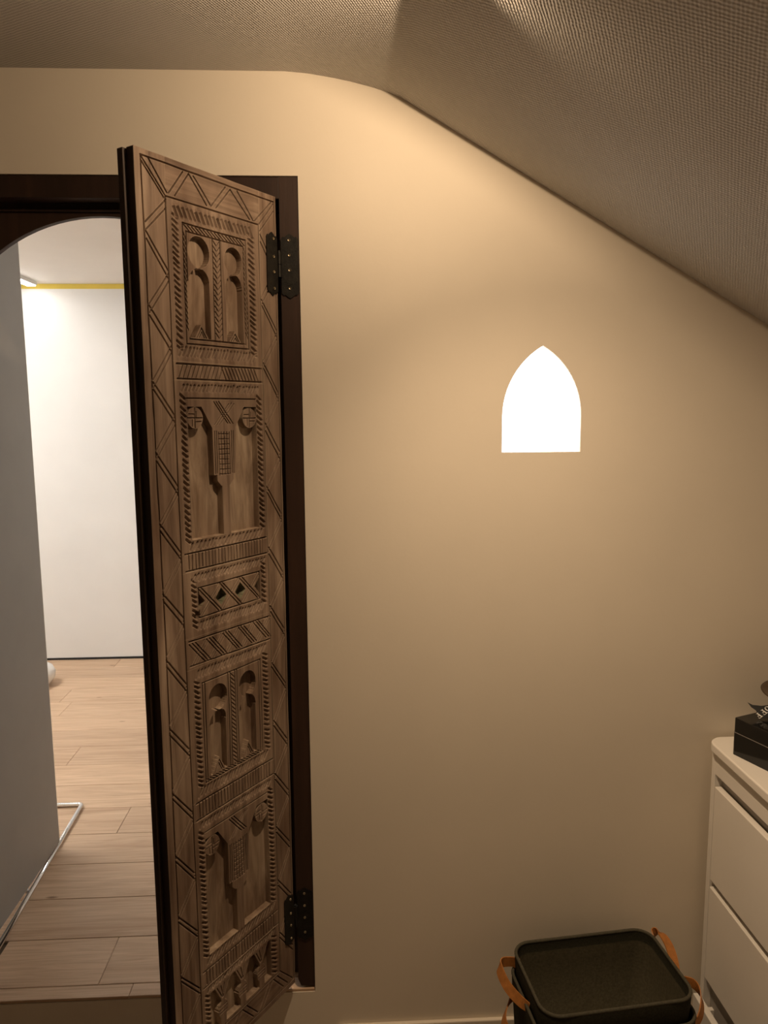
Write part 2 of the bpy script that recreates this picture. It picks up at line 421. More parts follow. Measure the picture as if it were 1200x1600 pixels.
def recess(mask_fn, s0, s1, v0, v1, d=0.016):
    sl = window_idx(s0, s1, v0, v1, 0.002); a, b = SS[sl], VV[sl]
    dep[sl] = np.where(mask_fn(a, b), np.maximum(dep[sl], d), dep[sl])
def rope_h(s0, s1, v0, v1, lean=0.011, pitch_=0.0105, d=0.0050, w=0.0036):
    s = s0+0.003
    while s+abs(lean) < s1:
        a, b = (s, s+lean) if lean > 0 else (s-lean, s)
        groove(a+wob(), v1-0.003+wob(), b+wob(), v0+0.003+wob(), w, d*(1+rng.normal(0, .12)), True); s += pitch_*(1+rng.normal(0, .06))
def rope_v(s0, s1, v0, v1, drop=0.011, pitch_=0.0115, d=0.0050, w=0.0035):
    v = v0+0.002
    while v+drop < v1:
        groove(s0+0.002+wob(), v+wob(), s1-0.002+wob(), v+drop+wob(), w, d*(1+rng.normal(0, .12)), True); v += pitch_*(1+rng.normal(0, .06))
def line(*a, **k): groove(*[x+wob(0.0004) for x in a], **k)
def rect(s0, s1, v0, v1, **k):
    line(s0, v0, s1, v0, **k); line(s0, v1, s1, v1, **k); line(s0, v0, s0, v1, **k); line(s1, v0, s1, v1, **k)
# --- border lines and zigzags
SO0, SO1, SI0, SI1 = 0.0175, 0.4035, 0.0745, 0.350; VO0, VO1, VI0, VI1 = 0.0125, 2.026, 0.0752, 1.966
groove(0.0158, VO0, 0.0215, 1.0); groove(0.0215, 1.0, 0.0185, VO1)
line(SO1, VO0, 0.4050, VO1); line(0.0158, VO0, SO1, VO0); line(SO0, VO1, SO1, VO1)
line(0.0735, VI0, 0.0755, VI1); line(0.3478, VI0, SI1+0.001, VI1); line(SI0, VI0, 0.348, VI0); line(SI0, VI1, SI1, VI1)
def zig_v(lo, hi, first_v, start_at_lo, step, vmax, gap=0.019):
    v = first_v; at_lo = start_at_lo
    while v+step/2 < vmax:
        h = step/2*(1+rng.normal(0, .03)); a, b = (lo, hi) if at_lo else (hi, lo)
        g = gap*(1+rng.normal(0, .08))
        deep = 0.0070 if at_lo else 0.0060
        line(a, v-g/2+0.004, b, v+h-g/2-0.001, d=deep); line(a, v+g/2, b, v+h+g/2-0.004, d=deep)
        v += h; at_lo = not at_lo
zig_v(0.0205, 0.0725, 0.1575, True, 0.1455, 1.93)
zig_v(0.3520, 0.4020, 0.1020, True, 0.1470, 1.95)
for a in ((0.0163, 0.013, 0.073, 0.0745), (0.035, 0.0144, 0.0775, 0.0680), (0.0163, 0.022, 0.0700, 0.0800), (0.0745, 0.082, 0.020, 0.135), (0.0745, 0.098, 0.021, 0.150),
          (0.0825, 0.0680, 0.1222, 0.0170), (0.0984, 0.0690, 0.1389, 0.0165), (0.1389, 0.0172, 0.1853, 0.0692), (0.1508, 0.0180, 0.1982, 0.0670),
          (0.1990, 0.0670, 0.2427, 0.0180), (0.2138, 0.0665, 0.2588, 0.0190), (0.2588, 0.0190, 0.3183, 0.0705), (0.2810, 0.0165, 0.3300, 0.0698),
          (0.3350, 0.0690, 0.3925, 0.0170), (0.3490, 0.0740, 0.4010, 0.0180), (0.3510, 0.0880, 0.4010, 0.0330)): line(*a)
s = 0.09; up = True
while s < 0.33:
    a, b = (VI1+0.006, VO1-0.006) if up else (VO1-0.006, VI1+0.006)
    line(s, a, s+0.04, b); line(s+0.016, a, s+0.056, b); s += 0.058; up = not up
line(0.0185, VO1, 0.0745, VI1); line(0.350, VI1, 0.404, VO1)
# --- key-hole panels
def key_mask(c, r, cv, neck, sh, s0, s1, vb, tri):
    def f(a, b):
        m = np.hypot((a-c), (b-cv)*0.93) < r
        half = np.where(b < neck, 0.0035, np.clip(0.0035+(b-neck)/(sh-neck), 0.0035, 1))
        t = np.clip((b-neck)/(sh-neck), 0, 1); wdt = 0.0035+(np.sqrt(np.clip(1-(1-t)**2, 0, 1)))*((s1-s0)/2-0.0035)
        mid = (s0+s1)/2*t+c*(1-t)
        m |= (b > cv) & (b < vb) & (np.abs(a-mid) < np.where(b < neck, 0.0035, wdt))
        th = tri[1]; k = np.clip((b-th)/(vb-th), 0, 1)
        m &= ~((b > th) & (np.abs(a-tri[0]) < 0.020*k+0.0005))
        return m
    return f
def chevrons_h(s0, s1, v0, v1, p=0.011):
    s = s0
    while s+p < s1: groove(s, v0+0.001, s+p*1.4, v1-0.001, 0.0015, 0.004); s += p
def chevrons_v(s0, s1, v0, v1, p=0.011, two=False):
    v = v0
    while v+p < v1:
        if two:
            m_ = (s0+s1)/2; groove(s0+.001, v, m_, v+p*0.9, 0.0015, 0.004); groove(s1-.001, v, m_, v+p*0.9, 0.0015, 0.004)
        else: groove(s0+0.001, v, s1-0.001, v+p*1.2, 0.0015, 0.004)
        v += p
def key_panel(o, keys, sL, sR, rp0, rp1, ticks):
    vt, vb = rp0, rp1
    for k in keys: recess(key_mask(*k), 0.11, 0.31, vt, vb)
    for c, r, cv, neck, sh, s0, s1, kb, tri in keys:
        line(tri[0], tri[1]+0.008, tri[0]-0.013, kb-0.002, w=0.0014); line(tri[0], tri[1]+0.008, tri[0]+0.013, kb-0.002, w=0.0014)
        line(tri[0], tri[1]+0.016, tri[0]-0.007, kb-0.002, w=0.0012); line(tri[0], tri[1]+0.016, tri[0]+0.007, kb-0.002, w=0.0012)
K1 = (0.1575, 0.0300, 0.1695, 0.2030, 0.2370, 0.1255, 0.1848, 0.3470, (0.1575, 0.317))
K2 = (0.2605, 0.0275, 0.1715, 0.2010, 0.2350, 0.2335, 0.2862, 0.3480, (0.2590, 0.322))
key_panel(0, [K1, K2], .1165, .30, 0.119, 0.36, False)
rope_h(0.088, 0.330, 0.084, 0.114, -0.012, 0.0125, 0.0055, 0.0046)
rope_v(0.0850, 0.1060, 0.102, 0.378); rope_v(0.3080, 0.3330, 0.098, 0.378)
rect(0.1150, 0.3025, 0.1185, 0.3600); rect(0.1240, 0.2935, 0.1330, 0.3500)
chevrons_h(0.118, 0.298, 0.1195, 0.132); chevrons_v(0.1155, 0.1235, 0.136, 0.345); chevrons_v(0.294, 0.302, 0.136, 0.345)
line(0.1985, 0.133, 0.1960, 0.350); line(0.2215, 0.133, 0.2210, 0.350); chevrons_v(0.199, 0.2205, 0.137, 0.346, 0.0115, True)
rope_h(0.088, 0.333, 0.363, 0.392, 0.013, 0.0105)
# --- hatched band
line(SI0+0.010, 0.4024, 0.345, 0.4016, w=0.0022); line(SI0+0.010, 0.4330, 0.345, 0.4340, w=0.0022)
for k in range(11):
    groove(0.090+k*0.0115, 0.430, 0.101+k*0.0115, 0.405); groove(0.331-k*0.0105, 0.431, 0.318-k*0.0105, 0.405, d=0.0038)
# --- column panels (two alike)
def column_panel(dv):
    D1, D2, rd = (0.1285, 0.5150+dv), (0.2970, 0.5165+dv), 0.0232
    def f(a, b):
        b = b-dv
        m = (a > 0.107) & (a < 0.3205) & (b > 0.4915) & (b < 0.777)
        fun = np.interp(b, [0.4915, 0.5375], [0.066, 0.0365])         # half width of the capital
        col = np.where(b < 0.5375, fun, np.where(b < 0.6415, 0.0365, np.where(b < 0.6665, np.interp(b, [.6415, .655, .6665], [.0262, .0262, .0150]), 0.0120)))
        m &= ~(np.abs(a-0.2135) < col)
        m &= ~((a-D1[0])**2+(b-D1[1]+dv)**2 < rd**2) & ~((a-D2[0])**2+(b-D2[1]+dv)**2 < rd**2)
        return m
    recess(f, 0.10, 0.33, 0.48+dv, 0.79+dv, 0.016)
    for c in (D1, D2):
        line(c[0]-rd*.9, c[1], c[0]+rd*.9, c[1], w=0.0014); line(c[0], c[1]-rd*.9, c[0], c[1]+rd*.9, w=0.0014)
        line(c[0]-rd*.75, c[1]-.008, c[0]-.003, c[1]-.008, w=0.0014, d=0.004); line(c[0]+.004, c[1]-rd*.6, c[0]+.004, c[1]-.002, w=0.0014, d=0.004)
        line(c[0]+.003, c[1]+.008, c[0]+rd*.75, c[1]+.008, w=0.0014, d=0.004); line(c[0]-.008, c[1]+.003, c[0]-.008, c[1]+rd*.75, w=0.0014, d=0.004)
    rope_h(0.090, 0.336, 0.441+dv, 0.463+dv, 0.010, 0.0100); line(0.107, 0.4735+dv, 0.320, 0.4735+dv)
    rope_v(0.0870, 0.1065, 0.462+dv, 0.790+dv, 0.013, 0.0120, 0.0060); rope_v(0.3210, 0.3430, 0.462+dv, 0.790+dv, 0.013, 0.0120, 0.0060)
    rope_h(0.095, 0.340, 0.778+dv, 0.802+dv, 0.013, 0.0120, 0.0060)
    for q in (0.0, 0.008, 0.016):
        line(0.185+q, 0.480+dv, 0.226+q, 0.528+dv, w=0.0013); line(0.247-q, 0.484+dv, 0.201-q, 0.530+dv, w=0.0015, d=0.0045)
    for sx in (0.1845, 0.1900, 0.2365, 0.2420): line(sx, 0.545+dv, sx-0.001, 0.639+dv, w=0.0013)
    for k in range(5): line(0.1965+k*0.0083, 0.547+dv, 0.1955+k*0.0083, 0.642+dv, w=0.0014, d=0.0045)
    for k in range(9): line(0.1955, 0.551+k*0.0112+dv, 0.2300, 0.5515+k*0.0112+dv, w=0.0014, d=0.0045)
column_panel(0.0)
# --- tick bands
def tick_band(v0, v1):
    line(0.085, v0, 0.345, v0, w=0.0022); line(0.085, v1, 0.345, v1, w=0.0022)
    s_ = 0.095
    while s_ < 0.336: line(s_, v0+0.003, s_, v1-0.003, w=0.0015, d=0.0045); s_ += 0.0098
tick_band(0.8045, 0.8425)
# --- diamond lattice with pierced lozenges
holes_c = [0.1182, 0.1858, 0.2480, 0.3145]
def dia(a, b):
    m = np.zeros_like(a, bool)
    for c in holes_c: m |= (np.abs(a-c)/0.0172+np.abs(b-0.9165)/0.0195) < 1
    return m & (a > 0.1190) & (a < 0.3140)
recess(dia, 0.11, 0.32, 0.89, 0.945, 0.017)
recess(lambda a, b: ((a-0.1120)/0.0075)**2+((b-0.9440)/0.009)**2 < 1, 0.1, 0.125, 0.93, 0.96, 0.012)
rect(0.1185, 0.3155, 0.8835, 0.9505)
for k in range(3):
    c = (holes_c[k]+holes_c[k+1])/2
    for q in (-0.0045, 0.0045):
        line(c-0.030+q, 0.886, c+0.030+q, 0.948, w=0.0015); line(c+0.030+q, 0.886, c-0.030+q, 0.948, w=0.0015)
rope_h(0.097, 0.338, 0.849, 0.872, 0.013, 0.0100); rope_v(0.0960, 0.1150, 0.860, 0.985); rope_v(0.3195, 0.3400, 0.858, 0.975)
rope_h(0.108, 0.338, 0.956, 0.982, 0.013, 0.0095)
# --- crossed band
line(0.085, 0.9975, 0.345, 1.0020, w=0.0020); line(0.085, 1.0535, 0.345, 1.0590, w=0.0020)
for k in range(5):
    c = 0.116+k*0.051
    for q in (-0.009, 0.0, 0.009):
        line(c-0.022+q, 1.003, c+0.022+q, 1.053, w=0.0014); line(c+0.022+q, 1.003, c-0.022+q, 1.053, w=0.0015, d=0.0045)
# --- second key-hole panel
K3 = (0.1645, 0.0285, 1.1480, 1.1790, 1.2050, 0.1345, 0.1860, 1.3250, (0.1600, 1.290))
K4 = (0.2620, 0.0290, 1.1475, 1.1765, 1.2060, 0.2320, 0.2870, 1.3260, (0.2590, 1.290))
key_panel(0, [K3, K4], .1165, .30, 1.10, 1.335, True)
rope_h(0.095, 0.338, 1.064, 1.090, 0.013, 0.0100); rope_v(0.0920, 0.1125, 1.088, 1.345); rope_v(0.3150, 0.3380, 1.085, 1.345)
rect(0.1180, 0.3090, 1.1000, 1.3360); line(0.1255, 1.104, 0.1245, 1.334); line(0.3015, 1.104, 0.3010, 1.334)
for sx in (0.1985, 0.2050, 0.2210, 0.2270): line(sx, 1.103, sx-0.001, 1.333)
chevrons_v(0.206, 0.2205, 1.106, 1.33, 0.010); chevrons_h(0.12, 0.305, 1.327, 1.336, 0.010)
rope_h(0.090, 0.336, 1.338, 1.366, 0.013, 0.0098)
tick_band(1.3720, 1.4130)
column_panel(0.9775)
tick_band(1.7880, 1.8270)
# --- bottom panel with hanging points and discs
pts_c = [0.1435, 0.2115, 0.2790]
def bottom(a, b):
    m = (a > 0.1045) & (a < 0.3165) & (b > 1.852) & (b < 1.958)
    for c in pts_c:
        hw = np.interp(b, [1.852, 1.892, 1.900], [0.0260, 0.0075, 0.0060]); m &= ~((np.abs(a-c) < hw) & (b < 1.905))
        m &= ~((a-c)**2/0.0165**2+(b-1.921)**2/0.023**2 < 1); m &= ~((np.abs(a-c) < 0.010) & (b > 1.935))
    return m
recess(bottom, 0.10, 0.32, 1.845, 1.962, 0.016)
for c in pts_c:
    for q in (-0.006, 0.006): line(c+q-0.012, 1.856, c+q*0.3, 1.890, w=0.0014); line(c+q+0.012, 1.856, c+q*0.3, 1.890, w=0.0014)
    for q in (-0.008, 0, 0.008): line(c-0.012, 1.921+q, c+0.012, 1.921+q, w=0.0014, d=0.004)
rope_h(0.092, 0.340, 1.829, 1.850, 0.012, 0.0098); rope_v(0.0860, 0.1040, 1.845, 1.962, 0.013, 0.0125, 0.0060); rope_v(0.3170, 0.3410, 1.845, 1.962, 0.013, 0.0125, 0.0060)
# gentle hand-worked unevenness
dep += 0.0005*np.sin(SS*61+1.3*np.sin(VV*9))*np.sin(VV*23+2*np.sin(SS*17))

# green stain about the pierced lozenges (a stain in the wood there, in door coordinates)
def stain(mt, centre, rad, col):
    nt = mt.node_tree; b = nt.nodes['Principled BSDF']; src = b.inputs['Base Color'].links[0].from_socket
    tc = nt.nodes.new('ShaderNodeTexCoord'); sb = nt.nodes.new('ShaderNodeVectorMath'); sb.operation = 'SUBTRACT'
    sb.inputs[1].default_value = centre; nt.links.new(tc.outputs['Object'], sb.inputs[0])
    dv = nt.nodes.new('ShaderNodeVectorMath'); dv.operation = 'DIVIDE'; dv.inputs[1].default_value = rad; nt.links.new(sb.outputs[0], dv.inputs[0])
    ln = nt.nodes.new('ShaderNodeVectorMath'); ln.operation = 'LENGTH'; nt.links.new(dv.outputs[0], ln.inputs[0])
    f = noise(nt, coords(nt), 60, 4); ad = nt.nodes.new('ShaderNodeMath'); ad.operation = 'MULTIPLY'
    nt.links.new(ln.outputs['Value'], ad.inputs[0]); nt.links.new(f, ad.inputs[1])
    r = ramp(nt, [(0.60, (0.55, 0.55, 0.55)), (1.0, (0, 0, 0))]); nt.links.new(ad.outputs[0], r.inputs[0])
    nt.links.new(mixrgb(nt, r.outputs[0], src, col), b.inputs['Base Color'])
stain(M['leaf_in'], (0.226-LW, 0.0, LH-0.922), (0.045, 0.05, 0.022), (0.14, 0.185, 0.11))

def hf_piece(name, s0, s1, v0, v1, mats, thick=0.020):
    i0, i1 = int(round(s0/LW*NS)), int(round(s1/LW*NS)); j0, j1 = int(round(v0/LH*NV)), int(round(v1/LH*NV))
    a, b, d = SS[j0:j1+1, i0:i1+1], VV[j0:j1+1, i0:i1+1], dep[j0:j1+1, i0:i1+1]
    nj, ni = a.shape
    top = np.stack([a-LW, d, LH-b], -1).reshape(-1, 3)
    idx = np.arange(nj*ni).reshape(nj, ni)
    quads = np.stack([idx[1:, :-1], idx[1:, 1:], idx[:-1, 1:], idx[:-1, :-1]], -1).reshape(-1, 4)
    dq = np.maximum.reduce([d[1:, :-1], d[1:, 1:], d[:-1, 1:], d[:-1, :-1]]).reshape(-1)
    per = np.concatenate([idx[0, :-1], idx[:-1, -1], idx[-1, :0:-1], idx[:0:-1, 0]])
    skirt = top[per].copy(); skirt[:, 1] = thick
    base = len(top); n = len(per); k = np.arange(n)
    sk = np.stack([per, per[(k+1) % n], base+(k+1) % n, base+k], -1)
    verts = np.concatenate([top, skirt]); faces = np.concatenate([quads, sk])
    me = bpy.data.meshes.new(name); nf_ = len(faces)
    me.vertices.add(len(verts)); me.vertices.foreach_set('co', verts.astype(np.float32).ravel())
    me.loops.add(nf_*4); me.loops.foreach_set('vertex_index', faces.astype(np.int32).ravel())
    me.polygons.add(nf_); me.polygons.foreach_set('loop_start', np.arange(0, nf_*4, 4, dtype=np.int32))
    for mt in mats: me.materials.append(mt)
    mi = np.zeros(nf_, np.int32)
    if len(mats) > 1: mi[:len(quads)] = (dq > 0.0070)
    me.polygons.foreach_set('material_index', mi)
    me.update(calc_edges=True); me.validate(); me.shade_flat()
    return link(bpy.data.objects.new(name, me), leaf)
LM = [M['leaf'], M['leaf_in']]
hf_piece('stile', 0, SI0, 0, LH, [M['leaf']]); hf_piece('stile', SI1, LW, 0, LH, [M['leaf']])
hf_piece('rail', SI0, SI1, 0, VI0, [M['leaf_rail']]); hf_piece('rail', SI0, SI1, VI1, LH, [M['leaf_rail']])
cuts = [VI0, 0.3975, 0.4372, 0.8045, 0.8455, 0.9910, 1.0605, 1.3705, 1.4140, 1.7860, 1.8275, VI1]
kinds = [('keyhole_panel', 'panel carved with two recessed keyhole shapes'), ('hatched_band', None), ('column_panel', 'panel carved with a stepped column between two discs'),
         ('tick_band', None), ('lozenge_panel', 'panel with pierced lozenges and a green stain'), ('crossed_band', None),
         ('keyhole_panel', 'panel carved with two recessed keyhole shapes'), ('tick_band', None), ('column_panel', 'panel carved with a stepped column between two discs'),
         ('tick_band', None), ('disc_panel', 'panel carved with hanging points over discs')]
for (k, lab), a, b in zip(kinds, cuts, cuts[1:]):
    o = hf_piece(k, SI0, SI1, a, b, LM)
    if lab: o['label'] = lab
box('edge_strip', -LW-0.0006, -LW+0.0010, 0.0012, 0.0198, 0.001, LH-0.001, M['edge'], leaf)
o = box('back_board', -LW-0.010, -0.002, 0.0200, 0.036, 0.0, LH-0.002, M['edge'], leaf, 0.0015)
o['label'] = 'dark rear layer with a lip along the free edge'

# hinges
def hinge_outline(w, h, cusp=0.013):
    """plate with pointed, cusped ends; x 0..w, z 0..h"""
    pts = []
    for top in (False, True):
        seq = [(0.0, cusp), (w*0.10, cusp*0.55), (w*0.22, cusp*0.62), (w*0.34, cusp*0.30), (w*0.5, 0.0), (w*0.66, cusp*0.30), (w*0.78, cusp*0.62), (w*0.90, cusp*0.55), (w, cusp)]
        pts += seq if not top else [(w-x, h-z) for x, z in seq]
    return pts
def screw(parent, x, y, z):
    prof = [(0.0012, 0.0), (0.0012, 0.0012), (0.0030, 0.0020), (0.0034, 0.0010), (0.0034, 0.0)]
    b = lathe_bm(prof, 12); bmesh.ops.rotate(b, verts=b.verts[:], cent=(0, 0, 0), matrix=Matrix.Rotation(math.radians(90), 3, 'X'))
    bmesh.ops.translate(b, verts=b.verts[:], vec=(x, y, z)); bm_obj('screw', b, M['screw'], parent)
def leaf_hinge(v0, v1):
    h = v1-v0; w_ = 0.037
    b = plate_bm(hinge_outline(w_, h), [], -0.0030, 0.0)
    bmesh.ops.translate(b, verts=b.verts[:], vec=(-w_-0.0005, 0, LH-v1)); pl = bm_obj('hinge_plate', b, M['iron'], leaf)
    pl['label'] = 'blackened iron hinge plate with pointed ends'
    for t in (0.10, 0.38, 0.62, 0.88): screw(pl, -w_+0.022, -0.0030, LH-v0-h*t)
    return pl
leaf_hinge(0.083, 0.229); leaf_hinge(1.772, 1.916)
def frame_hinge(z0, z1, k0, k1):
    h = z1-z0; w_ = 0.041
    b = plate_bm(hinge_outline(w_, h), [], -0.003, 0.0)
    x0 = DX1-0.003-w_
    bmesh.ops.translate(b, verts=b.verts[:], vec=(x0+FX, 0.004+FY, z0+FZ)); pl = bm_obj('hinge_plate', b, M['iron'], fr)
    pl['label'] = 'blackened iron hinge plate with pointed ends'
    for t in (0.10, 0.33, 0.56, 0.84): screw(pl, x0+0.020+FX, 0.001+FY, z1-h*t+FZ)
    kx, ky = -0.1625, -0.0045
    b = bmesh.new()
    for a, c in ((k0, (k0+k1)/2-0.0006), ((k0+k1)/2+0.0006, k1)): tube_bm([(kx+FX, ky+FY, a+FZ), (kx+FX, ky+FY, c+FZ)], 0.0058, 12, bm=b)
    tube_bm([(kx+FX, ky+FY, k1+FZ), (kx+FX, ky+FY, k1+0.004+FZ)], 0.0035, 12, bm=b)
    box_bm(kx+FX, x0+FX+0.002, ky+FY+0.0035, ky+FY+0.0062, k0+FZ, k1+FZ, bm=b)
    bm_obj('hinge_knuckle', b, M['iron'], pl)
frame_hinge(1.999, 2.150, 2.048, 2.106); frame_hinge(0.303, 0.456, 0.350, 0.408)

# ------------------------------------------------------------------ next room things
sp = tag(empty('standing_panel', (-1.08, 0.45, ZT)), 'tall plain grey panel on a bent chrome tube foot beyond the doorway', 'panel')
def ppart(name, b, mat, parent=sp, smooth=False):
    bmesh.ops.translate(b, verts=b.verts[:], vec=(1.08, -0.45, -ZT)); return bm_obj(name, b, mat, parent, smooth)
ppart('board', box_bm(-1.108, -1.076, 0.155, 0.722, 0.181, 2.46, 0.002), M['panel'])
ppart('edge_band', box_bm(-1.1075, -1.0768, 0.7215, 0.7240, 0.182, 2.459), M['panel_edge'])
tz = ZT+0.009
corner = [(-1.0555, 0.16, tz), (-1.0985, 0.995, tz), (-1.1000, 1.005, tz), (-1.1035, 1.011, tz), (-1.1095, 1.0135, tz), (-1.118, 1.0135, tz), (-1.50, 1.012, tz),
          (-1.513, 1.008, tz), (-1.518, 0.995, tz), (-1.518, 0.16, tz)]
ppart('foot_tube', tube_bm(corner, 0.0085, 12), M['chrome'], smooth=True)
for yy, xx in ((0.45, -1.0800), (0.66, -1.0860)): ppart('foot_post', tube_bm([(xx, yy, tz+0.004), (xx, yy, 0.183)], 0.006, 10), M['chrome'], smooth=True)
va = lathe_bm([(0, 0.002), (0.055, 0.0), (0.085, 0.018), (0.108, 0.050), (0.112, 0.080), (0.098, 0.112), (0.066, 0.134), (0.030, 0.143), (0.022, 0.141), (0.018, 0.132), (0, 0.130)], 48)
va_o = bm_obj('white_vessel', va, M['ceramic'], None, True); va_o.location = (-1.853, 2.40, ZT)
tag(va_o, 'low rounded white vessel on the oak floor, half hidden by the grey panel', 'vessel')
lf = tag(empty('ceiling_light', (-1.885, 1.95, NZ)), 'bright linear light on the next room ceiling behind the grey panel', 'ceiling light')
bm_obj('housing', box_bm(-0.030, 0.030, -0.86, 0.86, -0.022, 0.0, 0.003), M['lamp_body'], lf)
bm_obj('diffuser', box_bm(-0.024, 0.024, -0.85, 0.85, -0.027, -0.0222, 0.001), M['led'], lf)
lf2 = tag(empty('ceiling_light', (-2.45, 1.35, NZ)), 'unseen wide fill light added at the left of the next room, behind the grey panel', 'ceiling light')  # added fill, out of view, to light the next room more evenly
bm_obj('housing', box_bm(-0.09, 0.09, -0.86, 0.86, -0.030, 0.0, 0.003), M['lamp_body'], lf2)
bm_obj('diffuser', box_bm(-0.08, 0.08, -0.85, 0.85, -0.050, -0.0302, 0.001), M['fill_wide'], lf2)
lf3 = tag(empty('ceiling_light', (0.10, 1.30, NZ)), 'unseen linear fill light added to the right of the doorway, behind the cream wall', 'ceiling light')  # added fill, out of view, to brighten the floor near the doorway
bm_obj('housing', box_bm(-0.61, 0.61, -0.030, 0.030, -0.030, 0.0, 0.003), M['lamp_body'], lf3)
bm_obj('diffuser', box_bm(-0.60, 0.60, -0.024, 0.024, -0.034, -0.0302, 0.001), M['fill_small'], lf3)
tp = box('masking_tape', NX0+0.01, NX1-0.01, YF-0.0012, YF, NZ-0.031, NZ-0.0015, M['tape'])
tag(tp, 'strip of yellow tape along the top of the white far wall', 'tape')

# ------------------------------------------------------------------ dresser
ZD = 0.860
dr = tag(empty('dresser', (1.18, -0.60, FLOOR)), 'white lacquered chest of drawers with rounded top at the right edge', 'dresser')
def dpart(name, b, mat, parent=dr, smooth=False):
    bmesh.ops.translate(b, verts=b.verts[:], vec=(-1.18, 0.60, -FLOOR)); return bm_obj(name, b, mat, parent, smooth)
YE, YN, XFR, XBK = -0.026, -1.25, 0.952, 1.42
rr = 0.045; outl = []
for cx, cy, a0 in ((0.937+rr, -0.014-rr, 90), (0.937+rr, YN-0.01+rr, 180)):
    outl += [(cx+rr*math.cos(math.radians(a0+k*9)), cy+rr*math.sin(math.radians(a0+k*9))) for k in range(11)]
outl += [(XBK, YN-0.01), (XBK, -0.014)]
b = bmesh.new(); lo = [b.verts.new((x, y, ZD-0.024)) for x, y in outl]; hi = [b.verts.new((x, y, ZD)) for x, y in outl]
b.faces.new(hi); b.faces.new(lo[::-1])
for i in range(len(outl)): b.faces.new((lo[i], lo[(i+1) % len(outl)], hi[(i+1) % len(outl)], hi[i]))
bmesh.ops.recalc_face_normals(b, faces=b.faces[:])
te = [e for e in b.edges if abs(e.verts[0].co.z-e.verts[1].co.z) < 1e-6]
bmesh.ops.bevel(b, geom=te, offset=0.004, segments=3, profile=0.5, affect='EDGES')
dpart('top', b, M['dresser'])
dpart('side_panel', box_bm(XFR+0.001, XBK, YE-0.018, YE, FLOOR, ZD-0.024, 0.0015), M['dresser'])
dpart('side_panel', box_bm(XFR+0.001, XBK, YN, YN+0.018, FLOOR, ZD-0.024, 0.0015), M['dresser'])
dpart('carcass', box_bm(XFR+0.022, XBK-0.005, YN+0.018, YE-0.018, FLOOR+0.01, ZD-0.024), M['dresser_in'])
dpart('fascia', box_bm(XFR, XFR+0.020, YN+0.021, YE-0.020, 0.772, ZD-0.0275, 0.001), M['dresser'])
for z0, z1, pull in ((0.474, 0.738, 0.0), (0.184, 0.453, 0.0), (-0.115, 0.128, 0.024)):
    o = dpart('drawer', box_bm(XFR-pull, XFR+0.018-pull, YN+0.022, YE-(0.023 if not pull else 0.012), z0, z1, 0.002), M['dresser'])
    if pull:
        o['label'] = 'lowest drawer, pulled slightly open'
        dpart('drawer_side', box_bm(XFR+0.016-pull, XBK-0.06, YE-0.042, YE-0.030, z0+0.02, z1-0.03), M['dresser'], o)

# ------------------------------------------------------------------ black box, ribbon and bowl on the dresser
bx0 = tag(empty('lidded_box', (0.957, -0.112, ZD), math.radians(21)), 'glossy black lidded box standing on the white dresser', 'box')
BW, BD, B1, B2 = 0.255, 0.26, 0.058, 0.096      # along local x, along local -y, seam height, total
def rbox(x0, x1, y0, y1, z0, z1, r):
    bb = box_bm(x0, x1, y0, y1, z0, z1)
    vert = [e for e in bb.edges if abs(e.verts[0].co.z-e.verts[1].co.z) > 1e-5]
    bmesh.ops.bevel(bb, geom=vert, offset=r, segments=5, profile=0.5, affect='EDGES'); return bb
bm_obj('body', rbox(0.001, BW, -BD, 0, 0, B1, 0.008), M['gloss_black'], bx0)
bm_obj('seam', rbox(0.0005, BW+0.0005, -BD-0.0005, 0.0005, B1, B1+0.0012, 0.008), M['seam'], bx0)
lid = rbox(0.002, BW-0.001, -BD+0.001, -0.001, B1+0.0012, B2, 0.006)
bmesh.ops.bevel(lid, geom=[e for e in lid.edges if e.verts[0].co.z > B2-1e-4 and e.verts[1].co.z > B2-1e-4], offset=0.002, segments=2, profile=0.5, affect='EDGES')
bm_obj('lid', lid, M['gloss_black'], bx0)

rb = tag(empty('ribbon', (1.072, -0.145, ZD+B2)), 'black satin ribbon with white capital letters lying on the black box', 'ribbon')
# the tail stands up from the lid and ends in a pointed, curled tip
RBL = rb.location.copy(); RN = Vector((-0.30, -0.75, 0.60)).normalized()
tail = [Vector(p)-RBL for p in [(0.9992, -0.0984, 0.9886), (1.0088, -0.1056, 0.9844), (1.0277, -0.1131, 0.9845), (1.053, -0.1171, 0.9885), (1.0801, -0.1237, 0.985), (1.0835, -0.1359, 0.9839), (1.0706, -0.1428, 0.9688), (1.0405, -0.1363, 0.9619), (1.0188, -0.1285, 0.9608), (1.014, -0.1219, 0.9666), (1.0123, -0.1153, 0.974), (1.0045, -0.1078, 0.9795)]]
bmr = bmesh.new(); A_ = [bmr.verts.new(p+RN*0.0006) for p in tail]; B_ = [bmr.verts.new(p-RN*0.0006) for p in tail]
bmr.faces.new(A_); bmr.faces.new(B_[::-1])
for k in range(len(tail)): bmr.faces.new((A_[k], A_[(k+1) % len(tail)], B_[(k+1) % len(tail)], B_[k]))
bm_obj('tail', bmr, M['satin'], rb)
kn = bmesh.new(); bmesh.ops.create_uvsphere(kn, u_segments=16, v_segments=10, radius=0.012)
for v in kn.verts: v.co = Vector((v.co.x*1.2+0.010, v.co.y*1.2-0.004, v.co.z*0.95+0.0115))
bm_obj('knot', kn, M['satin'], rb, True)
